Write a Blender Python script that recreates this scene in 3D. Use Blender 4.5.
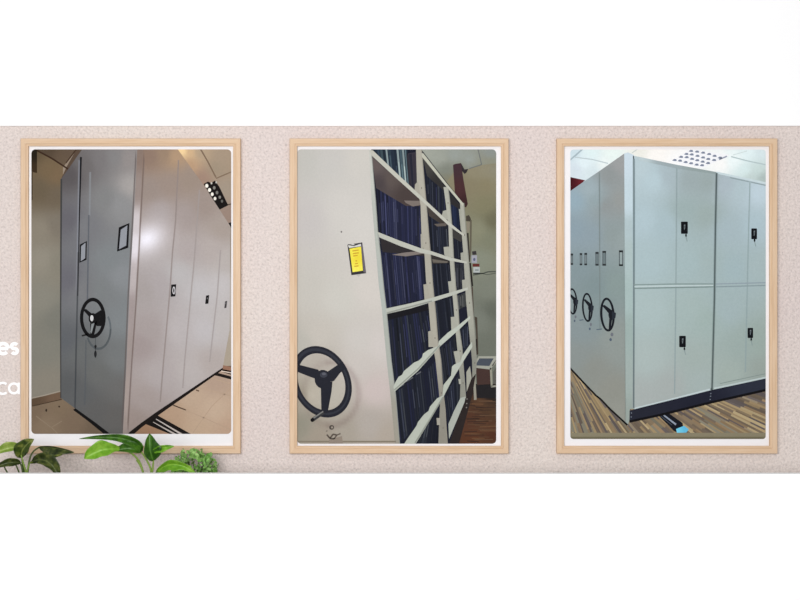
import bpy, bmesh, math, random
from mathutils import Vector
random.seed(7)
for o in list(bpy.data.objects):
    bpy.data.objects.remove(o, do_unlink=True)
scn = bpy.context.scene
C = scn.collection

# ------------------------------------------------------------------ camera
PX = 0.0023            # metres per photo pixel on the wall plane (frame = 0.51 x 0.73 m)
D = 3.2                # camera distance from the wall
ZC = 1.5               # eye height
cam = bpy.data.cameras.new('camera')
cam.sensor_width = 36.0
cam.lens = 36.0 * D / (800 * PX)
cam.clip_start = 0.05
co = bpy.data.objects.new('camera', cam)
co.location = (0, -D, ZC)
co.rotation_euler = (math.pi / 2, 0, 0)
C.objects.link(co)
scn.camera = co

# ------------------------------------------------------------------ world, lights, exposure
w = bpy.data.worlds.new('world')
scn.world = w
w.use_nodes = True
bg = w.node_tree.nodes['Background']
bg.inputs['Color'].default_value = (0.985, 0.99, 1.0, 1)
bg.inputs['Strength'].default_value = 0.40


def area(name, loc, target, sx, sy, power, col):
    l = bpy.data.lights.new(name, 'AREA')
    l.shape = 'RECTANGLE'
    l.size, l.size_y = sx, sy
    l.energy = power
    l.color = col
    o = bpy.data.objects.new(name, l)
    o.location = loc
    d = Vector(target) - Vector(loc)
    o.rotation_euler = d.to_track_quat('-Z', 'Y').to_euler()
    C.objects.link(o)


area('added_key_light', (-0.45, -3.4, 1.75), (0.05, 0, 1.25), 2.0, 1.1, 92, (0.985, 0.99, 1.0))  # added soft key light standing in for room daylight, no window seen
area('added_top_light', (0.3, -1.7, 3.3), (0, 0, 1.4), 1.2, 0.6, 5, (1.0, 0.97, 0.94))  # added unseen top light, gives the shade under the frames
scn.view_settings.view_transform = 'Standard'
scn.view_settings.look = 'None'
scn.view_settings.exposure = 0.0
scn.view_settings.gamma = 1.0
scn.view_settings.use_curve_mapping = False
K = 1.14               # brightness a pure white card has in this light


# ------------------------------------------------------------------ helpers
def W(px, py, d=0.0):
    """photo pixel -> point at distance d in front of the wall"""
    s = (D - d) / D * PX
    return Vector(((px - 400) * s, -d, ZC - (py - 300) * s))


def lin(c):
    out = []
    for v in c:
        v = max(0.0, min(255.0, v)) / 255
        out.append(v / 12.92 if v <= 0.04045 else ((v + 0.055) / 1.055) ** 2.4)
    return tuple(out)


def alb(c):
    return tuple(min(0.95, v / K) for v in lin(c))


def mat(name, color=(1, 1, 1), rough=0.6, spec=0.25):
    m = bpy.data.materials.new(name)
    m.use_nodes = True
    b = m.node_tree.nodes['Principled BSDF']
    b.inputs['Base Color'].default_value = (*color, 1)
    b.inputs['Roughness'].default_value = rough
    b.inputs['Specular IOR Level'].default_value = spec
    return m, m.node_tree.nodes, m.node_tree.links, b


def ramp(n, stops):
    r = n.new('ShaderNodeValToRGB')
    e = r.color_ramp.elements
    while len(e) > 1:
        e.remove(e[-1])
    e[0].position, e[0].color = stops[0][0], (*stops[0][1], 1)
    for p, c in stops[1:]:
        k = e.new(p)
        k.color = (*c, 1)
    return r


def noise(n, l, scale, detail=3, rough=0.55, vec=None):
    t = n.new('ShaderNodeTexNoise')
    t.inputs['Scale'].default_value = scale
    t.inputs['Detail'].default_value = detail
    t.inputs['Roughness'].default_value = rough
    if vec is not None:
        l.new(vec, t.inputs['Vector'])
    return t


def coords(n, l, scale=(1, 1, 1), kind='Object'):
    tc = n.new('ShaderNodeTexCoord')
    mp = n.new('ShaderNodeMapping')
    mp.inputs['Scale'].default_value = scale
    l.new(tc.outputs[kind], mp.inputs['Vector'])
    return mp.outputs['Vector']


# plain white paint
m_white, n_, l_, b_ = mat('white_paint', (0.94, 0.94, 0.94), 0.7, 0.15)

# stucco: warm grey plaster with fine pitted relief
m_stucco, n_, l_, b_ = mat('stucco', rough=0.9, spec=0.1)
v_ = coords(n_, l_)
big = noise(n_, l_, 2.2, 2, 0.5, v_)
grain = noise(n_, l_, 185, 3, 0.7, v_)
pit = n_.new('ShaderNodeTexVoronoi')
pit.inputs['Scale'].default_value = 170
l_.new(v_, pit.inputs['Vector'])
r1 = ramp(n_, [(0.3, alb((225, 211, 207))), (0.7, alb((229, 218, 211)))])
l_.new(big.outputs['Fac'], r1.inputs['Fac'])
r2 = ramp(n_, [(0.30, (0.76, 0.75, 0.75)), (0.44, (0.97, 0.97, 0.97)), (0.62, (1.10, 1.10, 1.10))])
l_.new(grain.outputs['Fac'], r2.inputs['Fac'])
mx = n_.new('ShaderNodeMix')
mx.data_type = 'RGBA'
mx.blend_type = 'MULTIPLY'
mx.inputs['Factor'].default_value = 1
l_.new(r1.outputs['Color'], mx.inputs['A'])
l_.new(r2.outputs['Color'], mx.inputs['B'])
l_.new(mx.outputs['Result'], b_.inputs['Base Color'])
ad = n_.new('ShaderNodeMath')
ad.operation = 'ADD'
l_.new(grain.outputs['Fac'], ad.inputs[0])
l_.new(pit.outputs['Distance'], ad.inputs[1])
bp = n_.new('ShaderNodeBump')
bp.inputs['Strength'].default_value = 0.8
bp.inputs['Distance'].default_value = 0.002
l_.new(ad.outputs[0], bp.inputs['Height'])
l_.new(bp.outputs['Normal'], b_.inputs['Normal'])


def wood(name, scale):
    m, n, l, b = mat(name, rough=0.55, spec=0.2)
    v = coords(n, l, scale)
    t = noise(n, l, 9, 4, 0.6, v)
    r = ramp(n, [(0.25, alb((212, 178, 143))), (0.5, alb((224, 193, 161))), (0.8, alb((230, 203, 174)))])
    l.new(t.outputs['Fac'], r.inputs['Fac'])
    l.new(r.outputs['Color'], b.inputs['Base Color'])
    k = n.new('ShaderNodeBump')
    k.inputs['Strength'].default_value = 0.15
    k.inputs['Distance'].default_value = 0.001
    l.new(t.outputs['Fac'], k.inputs['Height'])
    l.new(k.outputs['Normal'], b.inputs['Normal'])
    return m


m_wood_h = wood('pine_across', (1.2, 9, 22))
m_wood_v = wood('pine_upright', (22, 9, 1.2))

m_mat, n_, l_, b_ = mat('mat_board', alb((247, 245, 247)), 0.8, 0.1)
v_ = coords(n_, l_)
t_ = noise(n_, l_, 400, 2, 0.5, v_)
k_ = n_.new('ShaderNodeBump')
k_.inputs['Strength'].default_value = 0.05
l_.new(t_.outputs['Fac'], k_.inputs['Height'])
l_.new(k_.outputs['Normal'], b_.inputs['Normal'])

# photographic print: the ink colour sits on the mesh, the paper adds a fine grain
m_print, n_, l_, b_ = mat('photo_ink', rough=0.6, spec=0.05)
at_ = n_.new('ShaderNodeAttribute')
at_.attribute_name = 'ink'
v_ = coords(n_, l_)
t_ = noise(n_, l_, 260, 2, 0.6, v_)
r_ = ramp(n_, [(0.3, (0.97, 0.97, 0.97)), (0.7, (1.03, 1.03, 1.03))])
l_.new(t_.outputs['Fac'], r_.inputs['Fac'])
x_ = n_.new('ShaderNodeMix')
x_.data_type = 'RGBA'
x_.blend_type = 'MULTIPLY'
x_.inputs['Factor'].default_value = 1
l_.new(at_.outputs['Color'], x_.inputs['A'])
l_.new(r_.outputs['Color'], x_.inputs['B'])
l_.new(x_.outputs['Result'], b_.inputs['Base Color'])

m_letter, n_, l_, b_ = mat('white_lettering', (0.95, 0.95, 0.95), 0.5, 0.2)
m_floor, n_, l_, b_ = mat('floor_screed', alb((206, 202, 198)), 0.6, 0.2)
v_ = coords(n_, l_)
t_ = noise(n_, l_, 6, 4, 0.6, v_)
r_ = ramp(n_, [(0.3, alb((198, 194, 190))), (0.7, alb((212, 209, 206)))])
l_.new(t_.outputs['Fac'], r_.inputs['Fac'])
l_.new(r_.outputs['Color'], b_.inputs['Base Color'])


def empty(name, loc, label=None, cat=None, group=None):
    o = bpy.data.objects.new(name, None)
    o.empty_display_size = 0.05
    o.location = loc
    C.objects.link(o)
    if label:
        o['label'] = label
        o['category'] = cat
    if group:
        o['group'] = group
    return o


def origin_of(o):
    v = Vector((0, 0, 0))
    while o is not None:
        v += o.location
        o = o.parent
    return v


def build(name, verts, faces, material, parent=None, smooth=False, at=None):
    """mesh object from world-space vertices"""
    off = Vector(at) if at is not None else (origin_of(parent) if parent else Vector((0, 0, 0)))
    me = bpy.data.meshes.new(name)
    me.from_pydata([tuple(Vector(v) - off) for v in verts], [], faces)
    me.update()
    if smooth:
        for p in me.polygons:
            p.use_smooth = True
    me.materials.append(material)
    o = bpy.data.objects.new(name, me)
    C.objects.link(o)
    if parent:
        o.parent = parent
        if at is not None:
            o.location = off - origin_of(parent)
    elif at is not None:
        o.location = off
    return o


def box(name, x0, x1, y0, y1, z0, z1, material, parent=None):
    v = [(x, y, z) for z in (z0, z1) for y in (y0, y1) for x in (x0, x1)]
    f = [(0, 2, 3, 1), (4, 5, 7, 6), (0, 1, 5, 4), (2, 6, 7, 3), (0, 4, 6, 2), (1, 3, 7, 5)]
    return build(name, v, f, material, parent)


# ------------------------------------------------------------------ the setting
z_top = W(0, 126.2, 0.0).z
o = box('wall_back', -3.2, 3.2, 0.0, 0.12, 0, 2.9, m_stucco)
o['kind'] = 'structure'
o['label'] = 'pinkish grey stucco wall behind the three frames'
o = box('border_wall_upper', -3.2, 3.2, -0.009, -0.0002, z_top, 2.9, m_white)  # added facing that fills the blank white border band
o['kind'] = 'structure'
o['label'] = 'added white wall facing, fills the blank border above the stucco'
PD = 0.27              # added low white wall fills the blank border below, plants stand behind it
z_rim = W(0, 472.6, PD - 0.022).z
o = box('border_wall_lower', -3.2, 3.2, -PD, -PD + 0.022, 0, z_rim, m_white)
o['kind'] = 'structure'
o['label'] = 'added low white wall in front of the plants, fills the blank border below'
z_ledge = z_rim - 0.135  # added ledge for the pots, raised to bounce light onto the stucco
o = box('trim_1', -3.2, 3.2, -PD + 0.0222, -0.0002, z_ledge - 0.03, z_ledge, m_white)
o['kind'] = 'structure'
o['label'] = 'added white ledge hidden behind the low wall'
o = box('floor', -3.2, 3.2, -5.0, 0.12, -0.1, -0.0002, m_floor)
o['kind'] = 'structure'


# ------------------------------------------------------------------ flat printing tools
def clip_convex(subject, clipper):
    """Sutherland-Hodgman; clipper is convex, clockwise on screen (y down)"""
    out = subject
    n = len(clipper)
    for i in range(n):
        ax, ay = clipper[i]
        bx, by = clipper[(i + 1) % n]
        inp, out = out, []
        if not inp:
            return []

        def side(p):
            return (bx - ax) * (p[1] - ay) - (by - ay) * (p[0] - ax)
        prev = inp[-1]
        sp = side(prev)
        for cur in inp:
            sc = side(cur)
            if (sc >= 0) != (sp >= 0):
                t = sp / (sp - sc)
                out.append((prev[0] + (cur[0] - prev[0]) * t, prev[1] + (cur[1] - prev[1]) * t))
            if sc >= 0:
                out.append(cur)
            prev, sp = cur, sc
    res = []
    for p in out:
        if not res or abs(p[0] - res[-1][0]) + abs(p[1] - res[-1][1]) > 1e-4:
            res.append(p)
    if len(res) > 2 and abs(res[0][0] - res[-1][0]) + abs(res[0][1] - res[-1][1]) < 1e-4:
        res.pop()
    return res if len(res) > 2 else []


def rrect(x0, y0, x1, y1, r, n=5):
    pts = []
    for cx, cy, a0 in ((x1 - r, y0 + r, -90), (x1 - r, y1 - r, 0), (x0 + r, y1 - r, 90), (x0 + r, y0 + r, 180)):
        for i in range(n + 1):
            a = math.radians(a0 + 90 * i / n)
            pts.append((cx + r * math.cos(a), cy + r * math.sin(a)))
    return pts


def idw(samples, p=3.0):
    def f(x, y):
        tw = 0.0
        acc = [0.0, 0.0, 0.0]
        for sx, sy, c in samples:
            d2 = (x - sx) ** 2 + (y - sy) ** 2 + 4.0
            wt = d2 ** (-p / 2)
            tw += wt
            for i in range(3):
                acc[i] += wt * c[i]
        return tuple(a / tw for a in acc)
    return f


def band(pts, w0, w1=None):
    """polyline -> polygon of the given half widths"""
    if w1 is None:
        w1 = w0
    a, b = [], []
    n = len(pts)
    for i, p in enumerate(pts):
        q0 = pts[max(0, i - 1)]
        q1 = pts[min(n - 1, i + 1)]
        dx, dy = q1[0] - q0[0], q1[1] - q0[1]
        L = math.hypot(dx, dy) or 1
        w_ = w0 + (w1 - w0) * i / max(1, n - 1)
        a.append((p[0] - dy / L * w_, p[1] + dx / L * w_))
        b.append((p[0] + dy / L * w_, p[1] - dx / L * w_))
    return a + b[::-1]


def ell(cx, cy, rx, ry, skew=0.0, n=28):
    return [(cx + rx * math.cos(2 * math.pi * i / n) + skew * math.sin(2 * math.pi * i / n),
             cy + ry * math.sin(2 * math.pi * i / n)) for i in range(n)]


class Sheet:
    """one printed photograph: everything is clipped to its rounded outline"""
    def __init__(self, x0, y0, x1, y1, r, depth):
        self.clip = rrect(x0, y0, x1, y1, r)
        self.depth = depth

    def piece(self, name, parent, layer):
        return Piece(self, name, parent, layer)


class Piece:
    STEP = 0.00007

    def __init__(self, sheet, name, parent, layer):
        self.s, self.name, self.parent, self.layer = sheet, name, parent, layer
        self.v, self.f, self.c = [], [], []

    def _face(self, pts, layer, col):
        if len(pts) < 3:
            return
        a = 0.0
        for i in range(len(pts)):
            x0, y0 = pts[i]
            x1, y1 = pts[(i + 1) % len(pts)]
            a += x0 * y1 - x1 * y0
        if abs(a) < 1e-3:
            return
        if a > 0:
            pts = pts[::-1]
        i0 = len(self.v)
        d = self.s.depth + layer * self.STEP
        for x, y in pts:
            self.v.append(W(x, y, d))
            self.c.append(alb(col(x, y) if callable(col) else col))
        self.f.append(tuple(range(i0, i0 + len(pts))))

    def add(self, pts, col, up=0, cell=4.0):
        L = self.layer + up
        pts = clip_convex(list(pts), self.s.clip)
        if not pts:
            return self
        if not callable(col):
            self._face(pts, L, col)
            return self
        xs = [p[0] for p in pts]
        ys = [p[1] for p in pts]
        i0, i1 = math.floor(min(xs) / cell), math.ceil(max(xs) / cell)
        j0, j1 = math.floor(min(ys) / cell), math.ceil(max(ys) / cell)
        for i in range(i0, i1):
            col_strip = clip_convex(pts, [(i * cell, -1e4), ((i + 1) * cell, -1e4), ((i + 1) * cell, 1e4), (i * cell, 1e4)])
            if not col_strip:
                continue
            for j in range(j0, j1):
                q = clip_convex(col_strip, [(i * cell, j * cell), ((i + 1) * cell, j * cell),
                                            ((i + 1) * cell, (j + 1) * cell), (i * cell, (j + 1) * cell)])
                if q:
                    self._face(q, L, col)
        return self

    def line(self, pts, half, col, up=0, half2=None):
        for i in range(len(pts) - 1):
            t0, t1 = i / (len(pts) - 1), (i + 1) / (len(pts) - 1)
            h2 = half if half2 is None else half2
            self.add(band([pts[i], pts[i + 1]], half + (h2 - half) * t0, half + (h2 - half) * t1), col, up)
        return self

    def soft(self, pts, half, col, base, up=0):
        """line that fades from col in its middle to the colours of base at both sides"""
        fine = []
        for i in range(len(pts) - 1):
            for k in range(6):
                t = k / 6
                fine.append((pts[i][0] + (pts[i + 1][0] - pts[i][0]) * t, pts[i][1] + (pts[i + 1][1] - pts[i][1]) * t))
        fine.append(pts[-1])
        m = len(fine)
        bd = band(fine, half)
        A, B = bd[:m], bd[m:][::-1]
        for i in range(m - 1):
            for E in (A, B):
                ends = {fine[i]: 0, fine[i + 1]: 0}

                def f(x, y, i=i, ends=ends):
                    if (x, y) in ends:
                        return col
                    return base(x, y)
                q = [fine[i], fine[i + 1], E[i + 1], E[i]]
                if len(clip_convex(q, self.s.clip)) >= 3:
                    self._face(clip_convex(q, self.s.clip), self.layer + up, f)
        return self

    def nxt(self):
        """finish this piece and go on with another one of the same kind"""
        self.done()
        self.v, self.f, self.c = [], [], []
        return self

    def rect(self, x0, y0, x1, y1, col, up=0):
        return self.add([(x0, y0), (x1, y0), (x1, y1), (x0, y1)], col, up)

    def ring(self, outer, inner, col, up=0):
        n = len(outer)
        for i in range(n):
            j = (i + 1) % n
            self.add([outer[i], outer[j], inner[j], inner[i]], col, up)
        return self

    def outline(self, q, t, col, up=0):
        cx = sum(p[0] for p in q) / len(q)
        cy = sum(p[1] for p in q) / len(q)
        inn = []
        for p in q:
            dx, dy = cx - p[0], cy - p[1]
            inn.append((p[0] + math.copysign(min(t, abs(dx)), dx), p[1] + math.copysign(min(t * 1.15, abs(dy)), dy)))
        return self.ring(q, inn, col, up)

    def done(self, label=None, at=None):
        if not self.f:
            return None
        o = build(self.name, self.v, self.f, m_print, self.parent)
        a = o.data.color_attributes.new('ink', 'FLOAT_COLOR', 'POINT')
        for i, c in enumerate(self.c):
            a.data[i].color = (*c, 1)
        if label:
            o['label'] = label
        return o


# ------------------------------------------------------------------ picture frames
PROF = [(0.0, 0.0), (0.0, 0.0145), (0.0012, 0.0160), (0.0120, 0.0160), (0.0128, 0.0138), (0.0160, 0.0135), (0.0172, 0.0125), (0.0172, 0.0030)]
PRINT_D = 0.0060


def make_frame(x0, y0, x1, y1, label):
    """outer pixel rectangle (at the front of the rails) -> frame with four mitred rails and mat"""
    dF = 0.016
    A, B = W(x0, y1, dF), W(x1, y0, dF)
    root = empty('framed_picture', ((A.x + B.x) / 2, 0, A.z), label, 'framed picture', 'framed photographs on the stucco wall')
    corners = [(A.x, B.z, 1, -1), (B.x, B.z, -1, -1), (B.x, A.z, -1, 1), (A.x, A.z, 1, 1)]
    n = len(PROF)
    for i in range(4):
        c0, c1 = corners[i], corners[(i + 1) % 4]
        vs = []
        for c in (c0, c1):
            for u, h in PROF:
                vs.append((c[0] + c[2] * u, -h - 0.0002, c[1] + c[3] * u))
        fs = [(k, k + 1, n + k + 1, n + k) for k in range(n - 1)]
        fs += [(n - 1, 0, n, 2 * n - 1), tuple(range(n))[::-1], tuple(range(n, 2 * n))]
        r = build('frame_rail', vs, fs, m_wood_h if i % 2 == 0 else m_wood_v, root)
        bm = bmesh.new()
        bm.from_mesh(r.data)
        bmesh.ops.recalc_face_normals(bm, faces=bm.faces)
        bm.to_mesh(r.data)
        bm.free()
    u = PROF[-1][0] - 0.0002
    m = box('mat_board', A.x + u, B.x - u, -0.0056, -0.0005, A.z + u, B.z - u, m_mat, root)
    m['label'] = 'white mat board around the photo'
    return root


# ================================================================== picture 1
fr1 = make_frame(20.4, 138.4, 240.4, 453.7, 'pale wooden frame with photo of grey cabinets, handwheel and beige tiled floor')
S = Sheet(31.4, 149.4, 231.2, 433.9, 4.0, PRINT_D)
bgp = S.piece('photo_print', fr1, 0)
bgp.add([(30, 148), (63, 148), (63, 410), (30, 410)],
        idw([(34, 152, (96, 82, 62)), (50, 170, (116, 98, 74)), (58, 175, (120, 100, 76)), (40, 190, (104, 92, 74)), (57, 195, (108, 96, 80)),
             (40, 230, (138, 130, 116)), (57, 225, (124, 116, 104)), (42, 260, (145, 139, 126)), (58, 265, (134, 129, 116)),
             (40, 300, (136, 133, 122)), (57, 320, (122, 121, 112)), (42, 350, (128, 126, 116)), (50, 385, (136, 130, 118))]))
bgp.add([(63, 148), (232, 148), (232, 434), (63, 434)], (150, 134, 118))
bg1 = bgp.done('photo of grey mobile cabinets in a tiled room')
p = S.piece('printed_ceiling', bg1, 1)
p.add([(37, 149), (77, 149), (64, 166), (68, 169.5)], idw([(45, 150, (84, 70, 56)), (72, 152, (98, 82, 68)), (65, 163, (100, 84, 68))]))
p.add([(76.5, 149), (100, 149), (61, 179), (67, 166)], (88, 72, 60))
p.line([(37, 150.5), (52, 158.5), (68, 169)], 0.8, (58, 40, 28), 1)
p.line([(76.5, 149), (66, 163)], 0.6, (66, 48, 36), 1)
p.nxt()
p.add([(176, 149), (232, 149), (232, 229), (203, 187)],
      idw([(182, 150, (246, 214, 160)), (190, 152, (206, 174, 136)), (190, 165, (184, 152, 122)), (202, 178, (158, 132, 116)), (200, 152, (176, 156, 132)),
           (222, 156, (164, 146, 126)), (216, 168, (158, 142, 122)), (226, 190, (160, 146, 130)), (228, 215, (150, 130, 118))]))
p.line([(200.5, 149), (208, 162), (216, 177.5)], 0.7, (124, 104, 86), 1)
p.line([(216, 178.5), (231, 172)], 0.6, (128, 108, 90), 1)
p.line([(226, 205), (232, 204)], 0.6, (90, 76, 66), 1)
p.done()
p = S.piece('printed_duct', bg1, 1)
p.add([(30, 148), (37, 148), (37, 173), (32.5, 172), (32.5, 200), (30, 200)], idw([(34, 152, (34, 28, 18)), (35, 170, (58, 44, 28))]), 2)
p.done()
p = S.piece('printed_ceiling_lamp', bg1, 3)
p.add([(203.6, 184), (208, 181.5), (211, 183), (215, 180.5), (219.5, 187), (228.2, 205.3), (219.2, 209.8)], (20, 16, 15))
for (x, y, g, r) in ((206.8, 185.8, 250, 1.6), (209.5, 190, 250, 1.6), (212.2, 194.2, 245, 1.5), (215, 198.6, 240, 1.4),
                     (211.5, 183.2, 200, 0.9), (216.3, 182.3, 190, 0.9), (214.2, 187.8, 130, 1.4), (217, 192.6, 120, 1.4), (219.8, 197.2, 130, 1.3), (222, 201.2, 100, 1.2)):
    p.add(ell(x, y, r, r * 1.25, n=10), (g, g * 0.98, g * 0.93), 1)
p.done('black louvred lamp with bright cells')
p = S.piece('printed_wall', bg1, 1)
p.add([(222, 225), (232, 222), (232, 375), (222, 372)], idw([(231, 240, (150, 140, 128)), (231, 300, (178, 170, 162)), (227, 355, (170, 158, 142))]))
p.done()
p = S.piece('printed_baseboard', bg1, 1)
p.add([(30, 398.8), (61, 391), (62, 399.6), (30, 407)], idw([(33, 404, (92, 74, 58)), (58, 396, (112, 90, 72))]))
p.line([(31, 398.3), (45, 395.2), (61, 391)], 0.6, (158, 148, 134), 1)
p.done()
p = S.piece('printed_floor', bg1, 1)
p.add([(30, 406.6), (62, 399), (80, 410), (112, 435), (30, 435)],
      idw([(35, 412, (122, 104, 86)), (60, 405, (128, 110, 90)), (45, 425, (134, 116, 96)), (75, 420, (124, 106, 88)), (95, 430, (112, 96, 80))]))
p.line([(36, 416), (52, 428), (58, 434)], 0.45, (142, 125, 105), 1)
p.line([(52, 427), (62, 421)], 0.45, (141, 124, 104), 1)
p.add(ell(46.3, 410.3, 1.0, 1.6, n=8), (48, 38, 30), 1)
p.add(ell(59.2, 406.6, 1.0, 1.0, n=8), (62, 48, 38), 1)
p.nxt()
p.add([(128, 434), (224, 366), (232, 366), (232, 434)],
      idw([(150, 430, (158, 124, 98)), (170, 412, (182, 154, 130)), (190, 395, (190, 166, 144)), (215, 380, (178, 154, 136)), (215, 410, (196, 172, 150)),
           (200, 430, (192, 166, 142)), (228, 430, (188, 160, 138))]))
for a in ([(190, 386), (212, 391), (231, 396)], [(172, 405), (200, 416), (231, 430)], [(231, 388), (212, 406), (192, 434)], [(205, 376), (231, 384)]):
    p.line(a, 0.45, (184, 159, 137), 1)
p.line([(173, 405), (186, 410)], 0.6, (120, 98, 80), 1)
p.line([(196, 390), (199, 391)], 0.7, (110, 88, 72), 1)
p.line([(222, 367), (232, 369)], 2.0, (150, 112, 92), 1)
p.done()
p = S.piece('printed_floor_rail', bg1, 3)
p.add([(143, 423), (156, 414.5), (191, 434), (170, 434)], (22, 18, 17))
p.line([(156, 419), (182, 434.5)], 0.4, (196, 186, 180), 1, 0.9)
p.line([(153, 422), (175.5, 434.5)], 0.3, (186, 176, 170), 1, 0.9)
p.nxt()
p.line([(212, 373.5), (218, 374.5), (232, 378.2)], 1.5, (28, 22, 20))
p.line([(221, 371), (232, 373)], 0.5, (225, 205, 190))
p.done()

cab = S.piece('printed_cabinet', fr1, 4)
f_grey = idw([(70, 175, (86, 84, 88)), (70, 220, (98, 99, 108)), (68, 280, (102, 104, 114)), (68, 340, (92, 97, 104)), (68, 385, (88, 92, 96)),
              (85, 165, (104, 103, 106)), (85, 225, (116, 120, 127)), (84, 290, (116, 120, 126)), (82, 350, (100, 105, 108)), (82, 395, (92, 96, 100)),
              (100, 160, (116, 116, 120)), (115, 158, (126, 128, 132)), (128, 160, (140, 138, 140)), (105, 200, (124, 128, 132)), (120, 205, (136, 140, 145)),
              (131, 185, (158, 158, 160)), (110, 260, (122, 130, 136)), (122, 275, (130, 137, 144)), (100, 290, (118, 125, 130)), (120, 320, (122, 130, 136)),
              (118, 360, (112, 118, 122)), (100, 375, (102, 106, 108)), (95, 410, (94, 96, 98)), (115, 415, (96, 97, 98)), (120, 390, (104, 106, 108))])
redge = [(136.3, 148), (132.5, 221), (128.3, 293), (125.2, 365), (121.7, 434)]
_fg = f_grey


def f_grey(x, y):
    c = _fg(x, y)
    return (c[0] * 1.04, c[1] * 1.01, c[2] * 0.98)


cab.add([(61.3, 178.5), (68, 169.5), (83, 148)] + redge + [(110, 434), (76, 409), (61, 398)], f_grey)
post = [(144.4, 148), (140.6, 221), (136.2, 300), (131.6, 365), (127.4, 434)]
cab.add(redge + post[::-1], idw([(140, 155, (136, 118, 108)), (138, 190, (150, 136, 130)), (136, 225, (206, 198, 200)), (135, 245, (226, 220, 226)),
                                 (133, 275, (186, 176, 176)), (130, 310, (160, 148, 146)), (128, 350, (158, 146, 142)), (126, 400, (168, 154, 148)), (124, 430, (160, 146, 140))]))
fp = idw([(150, 156, (142, 120, 106)), (165, 154, (152, 130, 110)), (175, 156, (176, 148, 120)), (150, 190, (152, 138, 130)), (170, 185, (154, 138, 128)),
          (190, 180, (154, 138, 126)), (160, 212, (168, 158, 156)), (185, 215, (162, 150, 146)), (205, 205, (156, 142, 134)), (222, 228, (166, 154, 146)),
          (190, 250, (174, 164, 162)), (212, 250, (178, 168, 164)), (226, 260, (182, 174, 170)), (180, 275, (184, 180, 180)), (160, 285, (172, 164, 164)),
          (145, 290, (166, 158, 156)), (200, 290, (190, 186, 187)), (222, 285, (192, 187, 187)), (150, 330, (166, 156, 154)), (140, 345, (160, 148, 146)),
          (180, 330, (184, 177, 177)), (205, 330, (190, 185, 186)), (222, 325, (188, 182, 180)), (160, 375, (176, 167, 166)), (145, 400, (166, 154, 150)),
          (190, 370, (184, 176, 174)), (212, 362, (178, 168, 164)), (136, 420, (156, 142, 136))])


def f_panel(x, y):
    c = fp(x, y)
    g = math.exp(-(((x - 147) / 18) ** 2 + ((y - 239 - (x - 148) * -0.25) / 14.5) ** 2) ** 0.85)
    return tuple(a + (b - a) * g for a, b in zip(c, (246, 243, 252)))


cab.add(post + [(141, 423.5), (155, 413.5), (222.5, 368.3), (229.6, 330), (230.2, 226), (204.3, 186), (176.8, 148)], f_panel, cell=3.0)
cab.add([(127, 434), (141, 423), (155, 413), (222.5, 367.8), (223, 369.6), (158, 415.5), (142, 427), (134, 434)], (26, 20, 18), 1)
cab.add([(73, 409.8), (75.5, 408.3), (96, 423), (111, 434.5), (104.5, 434.5), (88, 421)], (16, 15, 16), 1)
cab.line([(61.4, 179), (60.9, 250), (60.6, 320), (60.8, 398)], 0.9, (66, 66, 66), 1, 0.5)
o1 = cab.done('grey steel mobile cabinet with handwheel')
p = S.piece('printed_seam', o1, 6)
p.line([(80.9, 157), (80.2, 185), (79.2, 222), (77.8, 296)], 1.0, (28, 27, 30), 2, 0.35)
p.soft([(78.6, 252), (76.2, 345), (75, 408)], 1.2, (60, 63, 67), f_grey, 1)
p.soft([(79.4, 160), (78.0, 222), (76.6, 290)], 1.4, (134, 136, 144), f_grey)
p.done()
p = S.piece('printed_seam', o1, 6)
p.soft([(90.2, 172), (90, 190), (89.6, 216)], 1.4, (136, 139, 143), f_grey)
p.nxt()
p.soft([(88.8, 215), (87.4, 300)], 1.1, (88, 92, 100), f_grey, 1)
p.nxt()
p.soft([(86, 340), (84.8, 405)], 1.0, (88, 92, 96), f_grey, 1)
p.done()
p = S.piece('printed_seam', o1, 6)
p.soft(post, 1.2, (114, 98, 92), f_panel)
p.done()
p = S.piece('printed_seam', o1, 6)
p.soft(redge, 1.1, (100, 90, 88), f_grey)
p.done()
for pts, c in (([(178.5, 160), (175.6, 221), (172.5, 252), (170, 290), (163.5, 362), (160.2, 402)], (142, 130, 126)),
               ([(199.5, 190), (197.2, 221), (193.6, 268), (190.8, 296), (184.6, 362), (182.8, 388)], (158, 149, 146)),
               ([(220.5, 250), (217.4, 294), (209.6, 362)], (160, 152, 150))):
    p = S.piece('printed_door_seam', o1, 6)
    p.soft(pts, 1.1, c, f_panel)
    p.done()
for q, hl in ((((171.2, 284.6), (176.2, 284.2), (175.4, 296.3), (170.6, 296.8)), True),
              (((206, 295.6), (209.2, 295), (208.4, 303.6), (205.2, 304)), False),
              (((225, 301.4), (227.2, 300.8), (226.4, 307.8), (224.3, 308.2)), False)):
    p = S.piece('printed_door_handle', o1, 7)
    p.add(q, (22, 20, 22) if q[0][0] < 220 else (70, 66, 68))
    cx, cy = sum(a for a, b in q) / 4, sum(b for a, b in q) / 4
    if hl:
        p.ring(ell(cx + 0.5, cy, 1.5, 3.9, n=12), ell(cx + 0.5, cy, 0.7, 2.6, n=12), (205, 202, 205), 1)
    else:
        p.rect(cx - 0.3, cy - 2, cx + 0.5, cy - 0.4, (120, 118, 120), 1)
    p.done('black recessed door handle')
for q, t in (([(79.8, 244.6), (86.9, 241), (86.5, 259.8), (79.4, 262.8)], 1.35), ([(118.8, 227.4), (129.4, 223), (128.2, 247.8), (117, 251.6)], 2.0)):
    p = S.piece('printed_label_holder', o1, 7)
    p.add(q, (146, 149, 156))
    p.outline(q, t, (18, 17, 20), 1)
    p.done('black label holder frame')


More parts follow.
